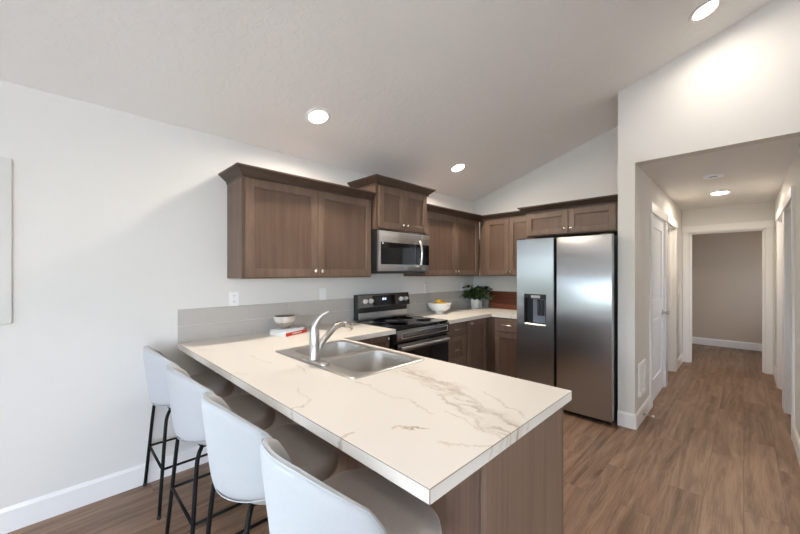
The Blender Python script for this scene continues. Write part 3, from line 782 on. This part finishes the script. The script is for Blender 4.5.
def make_faucet():
    fx, fy, z = 1.15, 1.025, ZC+.0065
    t = thing('faucet', (fx, fy, z), 'brushed nickel single-lever faucet standing behind the sink', 'faucet')
    bm = BM(); A = None
    for (dz, ins) in ((0, 0), (.006, 0), (.011, .004), (.012, .008)):
        cur = [bm.verts.new((x, y, z+dz)) for x, y in rrect(fx-.128+ins, fx+.128-ins, fy-.03+ins, fy+.03-ins, .0295-ins, 8)]
        if A:
            for i in range(len(cur)): bm.faces.new((A[i], A[(i+1) % len(cur)], cur[(i+1) % len(cur)], cur[i]))
        else: bm.faces.new(cur[::-1])
        A = cur
    bm.faces.new(A); obj('deck_plate', bm, M['nickel'], t, smooth='angle')
    obj('body', lathe(BM(), [(.031, .0125), (.031, .02), (.0275, .026), (.027, .095), (.0275, .099), (.0275, .103), (.027, .106), (.027, .165), (.025, .17), (0, .17)], (fx, fy, z), 28), M['nickel'], t, smooth='angle')
    pts = [(fx, fy, z+.165), (fx, fy-.001, z+.185), (fx+.004, fy+.006, z+.212), (fx+.013, fy+.022, z+.24), (fx+.026, fy+.044, z+.262), (fx+.042, fy+.066, z+.275)]
    obj('lever', tube(BM(), smooth_path(pts, 5), [.0262-.0205*(i/25)**.8 for i in range(26)], 16), M['nickel'], t, smooth='angle')
    pts = [(fx+.003, fy+.015, z+.05), (fx+.006, fy+.045, z+.10), (fx+.01, fy+.095, z+.15), (fx+.013, fy+.14, z+.182), (fx+.015, fy+.178, z+.190), (fx+.017, fy+.208, z+.182)]
    n = 5*5+1
    sp = obj('spout', tube(BM(), smooth_path(pts, 5), [.019-.004*(i/n) for i in range(n)], 16), M['nickel'], t, smooth='angle')
    d = Vector((.004, .045, -.016)).normalized(); e0 = Vector((fx+.016, fy+.193, z+.186)); e1 = Vector((fx+.018, fy+.226, z+.172)); e2 = Vector((fx+.018, fy+.240, z+.153))
    obj('spray_head', tube(BM(), [e0, e1, e2], [.0175, .0195, .016], 16), M['knob'], sp, smooth='angle')
    bm = BM(); tube(bm, [(fx+.014, fy+.138, z+.1975), (fx+.0145, fy+.16, z+.2035), (fx+.0155, fy+.182, z+.2035)], .006, 8); obj('spray_button', bm, M['black'], sp, smooth=True)
make_faucet()

# ------------------------------------------------------------------ bar stools
def shell_point(s, v, off):
    """s in -1..1 across, v in 0..1 bottom->top; plan is a U open to +y; local coords, origin on floor under the seat centre"""
    # squircle mapping for rounded outline corners
    a, b = s, 2*v-1
    rr = .62
    A = a*math.sqrt(1-rr*b*b/2); B = b*math.sqrt(1-rr*a*a/2)
    v2 = (B+1)/2
    # across: a shallow arc whose ends wrap forward
    th = A*1.3
    wide = .212+.026*v2
    drop = max(0, (abs(A)-.2)/.8)**1.7*.10*v2**2
    x = (wide+off)*math.sin(th)/math.sin(1.12)
    y = -.198-.04*v2-off*math.cos(th)+.12*(1-math.cos(th))/(1-math.cos(1.12))
    return Vector((x, y, .598+.36*v2-drop))
def make_stool(loc, label, rz):
    t = thing('bar_stool', (0, 0, 0), label, 'bar stool', 'upholstered bar stools along the peninsula')
    NS, NV = 26, 14
    bm = BM(); G = {}
    for side, off in ((0, .018), (1, -.018)):
        for i in range(NS+1):
            for j in range(NV+1):
                s, v = -1+2*i/NS, j/NV
                edge = max(abs(s), abs(2*v-1)); o_ = off*min(1, math.sqrt(max(0, 1-edge**7))+.0)
                G[side, i, j] = bm.verts.new(shell_point(s, v, o_))
        for i in range(NS):
            for j in range(NV):
                bm.faces.new((G[side, i, j], G[side, i+1, j], G[side, i+1, j+1], G[side, i, j+1]))
    bmesh.ops.remove_doubles(bm, verts=bm.verts[:], dist=.0008)
    bk = obj('backrest', bm, M['boucle'], t, smooth=True)
    # piping seam round the shell edge
    loop = []
    for i in range(NS+1): loop.append((-1+2*i/NS, 1))
    for j in range(NV-1, -1, -1): loop.append((1, j/NV))
    for i in range(NS-1, -1, -1): loop.append((-1+2*i/NS, 0))
    for j in range(1, NV): loop.append((-1, j/NV))
    pts = [shell_point(s, v, .0) for s, v in loop]
    pts = [shell_point(s*.965, .5+(v-.5)*.965, .0095) for s, v in loop]
    pts.append(pts[0]); bm = BM(); tube(bm, pts, .0022, 6, caps=False); obj('seam_piping', bm, M['boucle'], bk, smooth=True)
    # seat pad
    bm = BM(); prev = None
    for (z, ins) in ((.597, .03), (.600, .012), (.612, .003), (.64, 0), (.662, .004), (.676, .016), (.683, .04), (.685, .08)):
        y0 = -.165
        cur = [bm.verts.new((x, y, z+(.004*math.cos(x*8) if z > .67 else 0))) for x, y in rrect(-.232+ins, .232-ins, y0+ins, .228-ins, .125-ins*.6, 9)]
        if prev:
            for i in range(len(cur)): bm.faces.new((prev[i], prev[(i+1) % len(cur)], cur[(i+1) % len(cur)], cur[i]))
        else: bm.faces.new(cur[::-1])
        prev = cur
    bm.faces.new(prev); st = obj('seat', bm, M['taupe'], t, smooth=True); st['label'] = 'taupe padded seat'
    # frame
    top = {(-1, -1): (-.17, -.165), (1, -1): (.17, -.165), (-1, 1): (-.165, .15), (1, 1): (.165, .15)}
    bot = {(-1, -1): (-.218, -.212), (1, -1): (.218, -.212), (-1, 1): (-.215, .205), (1, 1): (.215, .205)}
    def at(k, z):
        f = z/.59; return Vector((bot[k][0]+(top[k][0]-bot[k][0])*f, bot[k][1]+(top[k][1]-bot[k][1])*f, z))
    for k in top:
        bm = BM(); kk = top[k]
        tube(bm, smooth_path([at(k, .006), at(k, .27), at(k, .5), at(k, .562)+Vector((-.004*k[0], -.006*k[1], 0)), Vector((kk[0]*.86, kk[1]*.86, .588))], 4), .0095, 10)
        lg = obj('leg', bm, M['black_metal'], t, smooth=True)
        obj('foot_cap', lathe(BM(), [(.0115, 0), (.0115, .014), (.0098, .018)], (bot[k][0], bot[k][1], 0), 12), M['black'], lg)
    zf = .265
    for p, q in (((-1, -1), (1, -1)), ((-1, -1), (-1, 1)), ((1, -1), (1, 1)), ((-1, 1), (1, 1))):
        obj('foot_rail', tube(BM(), [at(p, zf), at(q, zf)], .0075, 8), M['black_metal'], t, smooth=True)
    obj('seat_frame', box(BM(), -.15, .15, -.145, .14, .583, .5965, .003, 1), M['black_metal'], t)
    t.location = loc; t.rotation_euler = (0, 0, rz)
    return t
def copy_tree(o, parent=None):
    c = o.copy(); COL.objects.link(c); c.parent = parent
    for ch in list(o.children): copy_tree(ch, c)
    return c
STOOLS = [(.25, .635, 0, 'cream-backed bar stool farthest from the camera, against the left wall'),
          (.878, .635, 0, 'cream-backed bar stool second from the left wall, in front of the peninsula'),
          (1.465, .635, 0, 'cream-backed bar stool third from the left wall, beside the nearest stool'),
          (2.005, .635, 0, 'cream-backed bar stool nearest the camera, under the peninsula corner')]
s0 = None
for x, y, rz, lab in STOOLS:
    if s0 is None: s0 = make_stool((x, y, 0), lab, rz)
    else:
        s = copy_tree(s0); s.location = (x, y, 0); s.rotation_euler = (0, 0, rz); s['label'] = lab

# ------------------------------------------------------------------ worktop objects
def book(name, c, rz, L, W, z0, th, cover, label, spine=None, dy=0):
    """spine on local +x"""
    t = thing(name, (c[0], c[1], z0), label, 'book', 'books stacked on the worktop', rz)
    ct = .003
    bm = BM(); box(bm, -W/2, W/2, -L/2, L/2, 0, ct); box(bm, -W/2, W/2, -L/2, L/2, th-ct, th); obj('cover', bm, cover, t, local=True)
    sp = obj('spine', box(BM(), W/2-ct, W/2+.0006, -L/2, L/2, ct-.0026, th-.0004), spine or cover, t, local=True)
    obj('pages', box(BM(), -W/2+.004, W/2-ct-.0004, -L/2+.004, L/2-.004, ct+.0002, th-ct-.0002), M['paper'], t, local=True)
    return t, sp
b1, sp = book('book', (.205, 1.352), .34, .235, .178, ZC+.0005, .028, M['cover_white'], 'white book with a red spine at the bottom of the stack', M['red'])
sp['label'] = 'red spine with white lettering'
bm = BM(); yy = -.05
for wd in (.012, .006, .016, .009, .02, .007, .012): box(bm, .0896, .0903, yy, yy+wd, .010, .019); yy += wd+.004
obj('spine_lettering', bm, M['cover_white'], sp, local=True)
b2, sp2 = book('book', (.19, 1.352), .38, .215, .165, ZC+.0292, .016, M['cover_blue'], 'thin pale book lying on the red-spined book under the bowl')
def rough_bowl():
    c = (.175, 1.335, ZC+.0457)
    k = 1.15
    out = [(0, 0), (.03, 0), (.034, .003), (.05, .022), (.066, .05), (.073, .062), (.0745, .082), (.0735, .086), (.0705, .086)]
    inn = [(.0705, .086), (.0685, .08), (.066, .062), (.055, .038), (.035, .012), (0, .009)]
    bm = BM(); lathe(bm, [(r*k, h*k) for r, h in out], c, 40, caps=False); lathe(bm, [(r*k, h*k) for r, h in inn], c, 40, mi=1, caps=False)
    bmesh.ops.remove_doubles(bm, verts=bm.verts[:], dist=.00005)
    t = thing('bowl', c, 'small ribbed stoneware bowl sitting on the stacked books', 'bowl')
    obj('vessel', bm, [M['stoneware'], M['bowl_inside']], t, smooth='angle')
rough_bowl()
def fruit_bowl():
    c = Vector((.205, 3.335, ZC+.0005))
    t = thing('fruit_bowl', c, 'white footed bowl of lemons on the corner worktop', 'bowl')
    prof = [(0, 0), (.052, 0), (.055, .004), (.05, .012), (.052, .016), (.09, .032), (.125, .065), (.146, .115), (.148, .128), (.145, .13), (.142, .127), (.12, .07), (.085, .04), (.045, .026), (0, .024)]
    obj('vessel', lathe(BM(), prof, c, 48), M['ceramic'], t, smooth='angle')
    lem = None
    labs = ['lemon at the left of the white footed bowl', 'lemon at the front of the white footed bowl', 'lemon at the right of the white footed bowl', 'lemon on top in the middle of the white footed bowl']
    for i, (dx, dy, dz, rz) in enumerate(((.0, -.082, .108, .0), (.082, .0, .108, 1.571), (0, .082, .108, 0.05), (.0, -.003, .14, .9))):
        if lem is None:
            bm = lathe(BM(), [(0, -.047), (.006, -.045), (.011, -.038), (.022, -.029), (.031, -.014), (.033, 0), (.031, .014), (.022, .028), (.011, .037), (.007, .044), (0, .046)], (0, 0, 0), 20, 'x')
            lem = obj('lemon', bm, M['lemon'], smooth=True); o = lem
        else: o = lem.copy(); COL.objects.link(o)
        o.location = c+Vector((dx, dy, dz)); o.rotation_euler = (0, .12*i, rz); tag(o, labs[i], 'lemon', 'lemons in the white bowl')
fruit_bowl()
def plant():
    c = Vector((.17, 4.22, ZC+.0005)); h = .125; r = .062
    t = thing('potted_plant', c, 'leafy green plant in a white square pot in the corner', 'plant')
    bm = BM(); prev = None
    for (z, ins) in ((0, .008), (.004, .005), (h-.003, 0), (h, .002), (h, .008), (h-.03, .01)):
        cur = [bm.verts.new((c.x+x, c.y+y, c.z+z)) for x, y in rrect(-r+ins, r-ins, -r+ins, r-ins, .012, 4)]
        if prev:
            for i in range(len(cur)): bm.faces.new((prev[i], prev[(i+1) % len(cur)], cur[(i+1) % len(cur)], cur[i]))
        else: bm.faces.new(cur[::-1])
        prev = cur
    bm.faces.new(prev)
    pot = obj('pot', bm, M['ceramic'], t, smooth='angle')
    obj('soil', box(BM(), c.x-r+.011, c.x+r-.011, c.y-r+.011, c.y+r-.011, c.z+h-.029, c.z+h-.015), M['soil'], pot)
    rnd = random.Random(11); lf = BM(); sm = BM()
    def leaf(p, dr, sz):
        dr = dr.normalized(); side = dr.cross(Vector((0, 0, 1)))
        if side.length < .1: side = Vector((1, 0, 0))
        side.normalize(); up = side.cross(dr)
        side = (side+up*rnd.uniform(-.6, .6)).normalized(); up = side.cross(dr)
        rows = []
        for q, wd in ((0, .05), (.2, .6), (.45, 1), (.7, .8), (.9, .35), (1, .02)):
            m_ = p+dr*sz*q-up*sz*.25*q*q
            rows.append([lf.verts.new(m_-side*sz*.33*wd+up*sz*.08*wd), lf.verts.new(m_), lf.verts.new(m_+side*sz*.33*wd+up*sz*.08*wd)])
        for A, B in zip(rows, rows[1:]):
            for k in range(2): lf.faces.new((A[k], A[k+1], B[k+1], B[k]))
    top = c+Vector((0, 0, h-.02))
    for i in range(46):
        # sprays lean into the room and along the walls
        az = rnd.uniform(-2.9, 1.5)
        reach = rnd.uniform(.06, .26); rise = rnd.uniform(-.03, .15)
        dx, dy = reach*math.cos(az), reach*math.sin(az)
        e_ = top+Vector((max(dx, -.11), min(dy, .13), rise+.03))
        mid = top+Vector((max(dx, -.11)*.4, min(dy, .13)*.4, rise*.8+.05))
        st = top+Vector((rnd.uniform(-.03, .03), rnd.uniform(-.03, .03), 0))
        path = smooth_path([st, mid, e_], 4); tube(sm, path, .0018, 5)
        for k in range(2, len(path)):
            for _ in range(2):
                d = Vector((rnd.uniform(-1, 1), rnd.uniform(-1, 1), rnd.uniform(-.2, .8)))+(path[k]-path[k-1]).normalized()*.7
                p = path[k]; sz = rnd.uniform(.034, .06)
                q = p+d.normalized()*sz
                if q.x < .02 or q.y > YB-.045 or p.x < .015 or q.z < top.z-.085: continue
                leaf(p, d, sz)
    obj('foliage', lf, M['leaf'], t, smooth=True); obj('stem', sm, M['stem'], t, smooth=True)
plant()
bm = BM()
def cb(a, b, d): return Vector((d, YB-.015-.045*(1-b/.235)-a, ZC+.0006+b))
prism(bm, [(0, 0), (.022, .003), (.022, .232), (.0, .235)], cb, .29, 1.07)
tag(obj('cutting_board', bm, M['board'], origin=(.7, YB-.05, ZC)), 'dark walnut cutting board leaning on the back wall', 'cutting board')

# ------------------------------------------------------------------ wall fittings
def outlet(y, z, label, kind='outlet'):
    t = thing('wall_outlet', (0, y, z), label, 'outlet', 'white wall outlets above the backsplash')
    obj('cover_plate', box(BM(), .0005, .006, y-.037, y+.037, z-.058, z+.058, .003, 2), M['white_plastic'], t)
    for dz in (-.022, .022):
        s = obj('socket', box(BM(), .0062, .0085, y-.017, y+.017, z+dz-.016, z+dz+.016, .004, 2), M['white_plastic'], t)
        bm = BM()
        for dy in (-.007, .007): box(bm, .0086, .0092, y+dy-.0012, y+dy+.0012, z+dz-.002, z+dz+.008)
        box(bm, .0086, .0092, y-.002, y+.002, z+dz-.011, z+dz-.007); obj('slot', bm, M['charcoal'], s)
def rocker(F, a, z, label, name='light_switch', group=None):
    t = thing(name, F(a, 0, z), label, 'switch', group)
    fbox_ = BM(); fbox(fbox_, F, a-.037, a+.037, .0005, .006, z-.058, z+.058, .003, 2); obj('cover_plate', fbox_, M['white_plastic'], t)
    b = BM(); fbox(b, F, a-.017, a+.017, .0062, .010, z-.034, z+.034, .002, 1); obj('rocker', b, M['white_plastic'], t)
outlet(.998, 1.2075, 'white wall outlet left of the stacked books')
rocker(LEFT, 1.807, 1.2075, 'white rocker switch on the wall between the faucet and the range')
outlet(3.32, 1.2075, 'white wall outlet above the lemon bowl')
outlet(4.11, 1.2075, 'white wall outlet just left of the leafy plant')
HALL = lambda a, d, z: Vector((XH+d, a, z))
rocker(HALL, 6.62, 1.15, 'white rocker switch on the hallway wall past the doors')
# wall register low on the hall wall
def register():
    y0, y1, z0, z1 = 3.83, 4.10, .255, .565
    t = thing('wall_vent', (XH, 3.97, z0), 'white louvred wall vent low on the hallway wall', 'vent')
    bm = BM()
    for q in ((y0, y0+.035, z0, z1), (y1-.035, y1, z0, z1), (y0+.035, y1-.035, z0, z0+.035), (y0+.035, y1-.035, z1-.035, z1)): box(bm, XH+.0005, XH+.018, *q, .003, 1)
    obj('frame', bm, M['white_plastic'], t)
    bm = BM()
    for i in range(11):
        z = z0+.045+i*.0215; prism(bm, [(0.001, 0), (.012, -.008), (.012, -.0065), (.001, .0015)], lambda a, b, d: Vector((XH+a, d, z+b)), y0+.035, y1-.035)
    obj('louvre', bm, M['white_plastic'], t)
register()
def doorstop():
    y, z = 3.98, .06; x0 = XH+BBT
    t = thing('door_stop', (x0, y, z), 'small spring door stop on the hallway baseboard', 'door stop')
    obj('base', lathe(BM(), [(0, .0003), (.012, .0003), (.012, .004), (.006, .01), (0, .01)], (x0, y, z), 14, 'x'), M['nickel'], t, smooth='angle')
    obj('spring', tube(BM(), [(x0+.009+.0005*i, y+.0045*math.cos(i*.9), z+.0045*math.sin(i*.9)) for i in range(120)], .0012, 6), M['nickel'], t, smooth=True)
    obj('tip', lathe(BM(), [(0, .068), (.0075, .068), (.0085, .08), (.006, .085), (0, .085)], (x0, y, z), 14, 'x'), M['white_plastic'], t, smooth='angle')
doorstop()
bm = BM(); box(bm, .001, .014, -.52, -.165, 1.135, 2.04, .004, 2)
tag(obj('canvas', bm, M['canvas'], origin=(.018, -.34, 1.6)), 'pale grey blank canvas on the white wall at the left edge', 'wall art')

# ------------------------------------------------------------------ lights
TILT = math.atan(SL)
def downlight(x, y, label, power=LAMP_W):
    z = H0+SL*x
    t = thing('ceiling_light', (x, y, z), label, 'ceiling light', 'recessed disc lights in the sloped ceiling')
    R = Matrix.Rotation(-TILT, 4, 'Y')
    bm = lathe(BM(), [(.072, -.006), (.078, -.010), (.088, -.009), (.096, -.004), (.097, -.0004), (.072, -.0004)], (0, 0, 0), 40); bm.transform(R)
    obj('trim_ring', bm, M['white_plastic'], t, smooth='angle', local=True)
    bm = lathe(BM(), [(0, -.0075), (.0715, -.006), (.0715, -.001), (0, -.001)], (0, 0, 0), 40); bm.transform(R)
    obj('lens', bm, M['lamp'], t, local=True)
    l = bpy.data.lights.new('lamp_light', 'AREA'); l.shape = 'DISK'; l.size = .13; l.energy = power; l.color = (1, .89, .76); l.spread = PI*.95
    o = bpy.data.objects.new('lamp_light', l); COL.objects.link(o); o.parent = t; o.location = (R @ Vector((0, 0, -.012))); o.rotation_euler = (0, -TILT, 0)
downlight(.521, 1.436, 'recessed ceiling light above the sink, nearest the left wall cabinet')
downlight(.522, 3.275, 'recessed ceiling light above the range, deeper in the kitchen')
downlight(2.653, 3.27, 'recessed ceiling light high on the slope before the hallway', 2.8)
# unseen lamp added on the living side for extra warm light
for x, y, lab in ((2.65, -1.2, 'added unseen ceiling light in the living area behind the camera'), (5.2, -1.2, 'added unseen ceiling light in the right half of the living area'), ):
    if x < XRIDGE: downlight(x, y, lab)
def hall_light():
    c = (2.643, 5.75, HH)
    t = thing('ceiling_light', c, 'round flush disc light glowing on the hallway ceiling', 'ceiling light')
    obj('housing', lathe(BM(), [(0, -.0005), (.084, -.0005), (.088, -.006), (.087, -.02), (0, -.02)], c, 40), M['white_plastic'], t, smooth='angle')
    obj('lens', lathe(BM(), [(0, -.034), (.05, -.032), (.076, -.026), (.083, -.0205), (0, -.0205)], c, 40), M['lamp'], t, smooth='angle')
    l = bpy.data.lights.new('lamp_light', 'AREA'); l.shape = 'DISK'; l.size = .15; l.energy = LAMP_W*.72; l.color = (1, .84, .66)
    o = bpy.data.objects.new('lamp_light', l); COL.objects.link(o); o.parent = t; o.location = (0, 0, -.04)
hall_light()
def smoke():
    c = (2.63, 4.752, HH)
    t = thing('smoke_detector', c, 'white round smoke detector on the hallway ceiling', 'smoke detector')
    obj('mount', lathe(BM(), [(0, -.0005), (.084, -.0005), (.084, -.008), (0, -.008)], c, 36), M['white_plastic'], t, smooth='angle')
    obj('cover', lathe(BM(), [(0, -.0085), (.079, -.0085), (.08, -.014), (.070, -.034), (.056, -.04), (0, -.041)], c, 36), M['white_plastic'], t, smooth='angle')
    bm = BM(); box(bm, c[0]-.026, c[0]+.034, c[1]-.076, c[1]-.060, HH-.031, HH-.0245); obj('sounder_slot', bm, M['black'], t)
smoke()
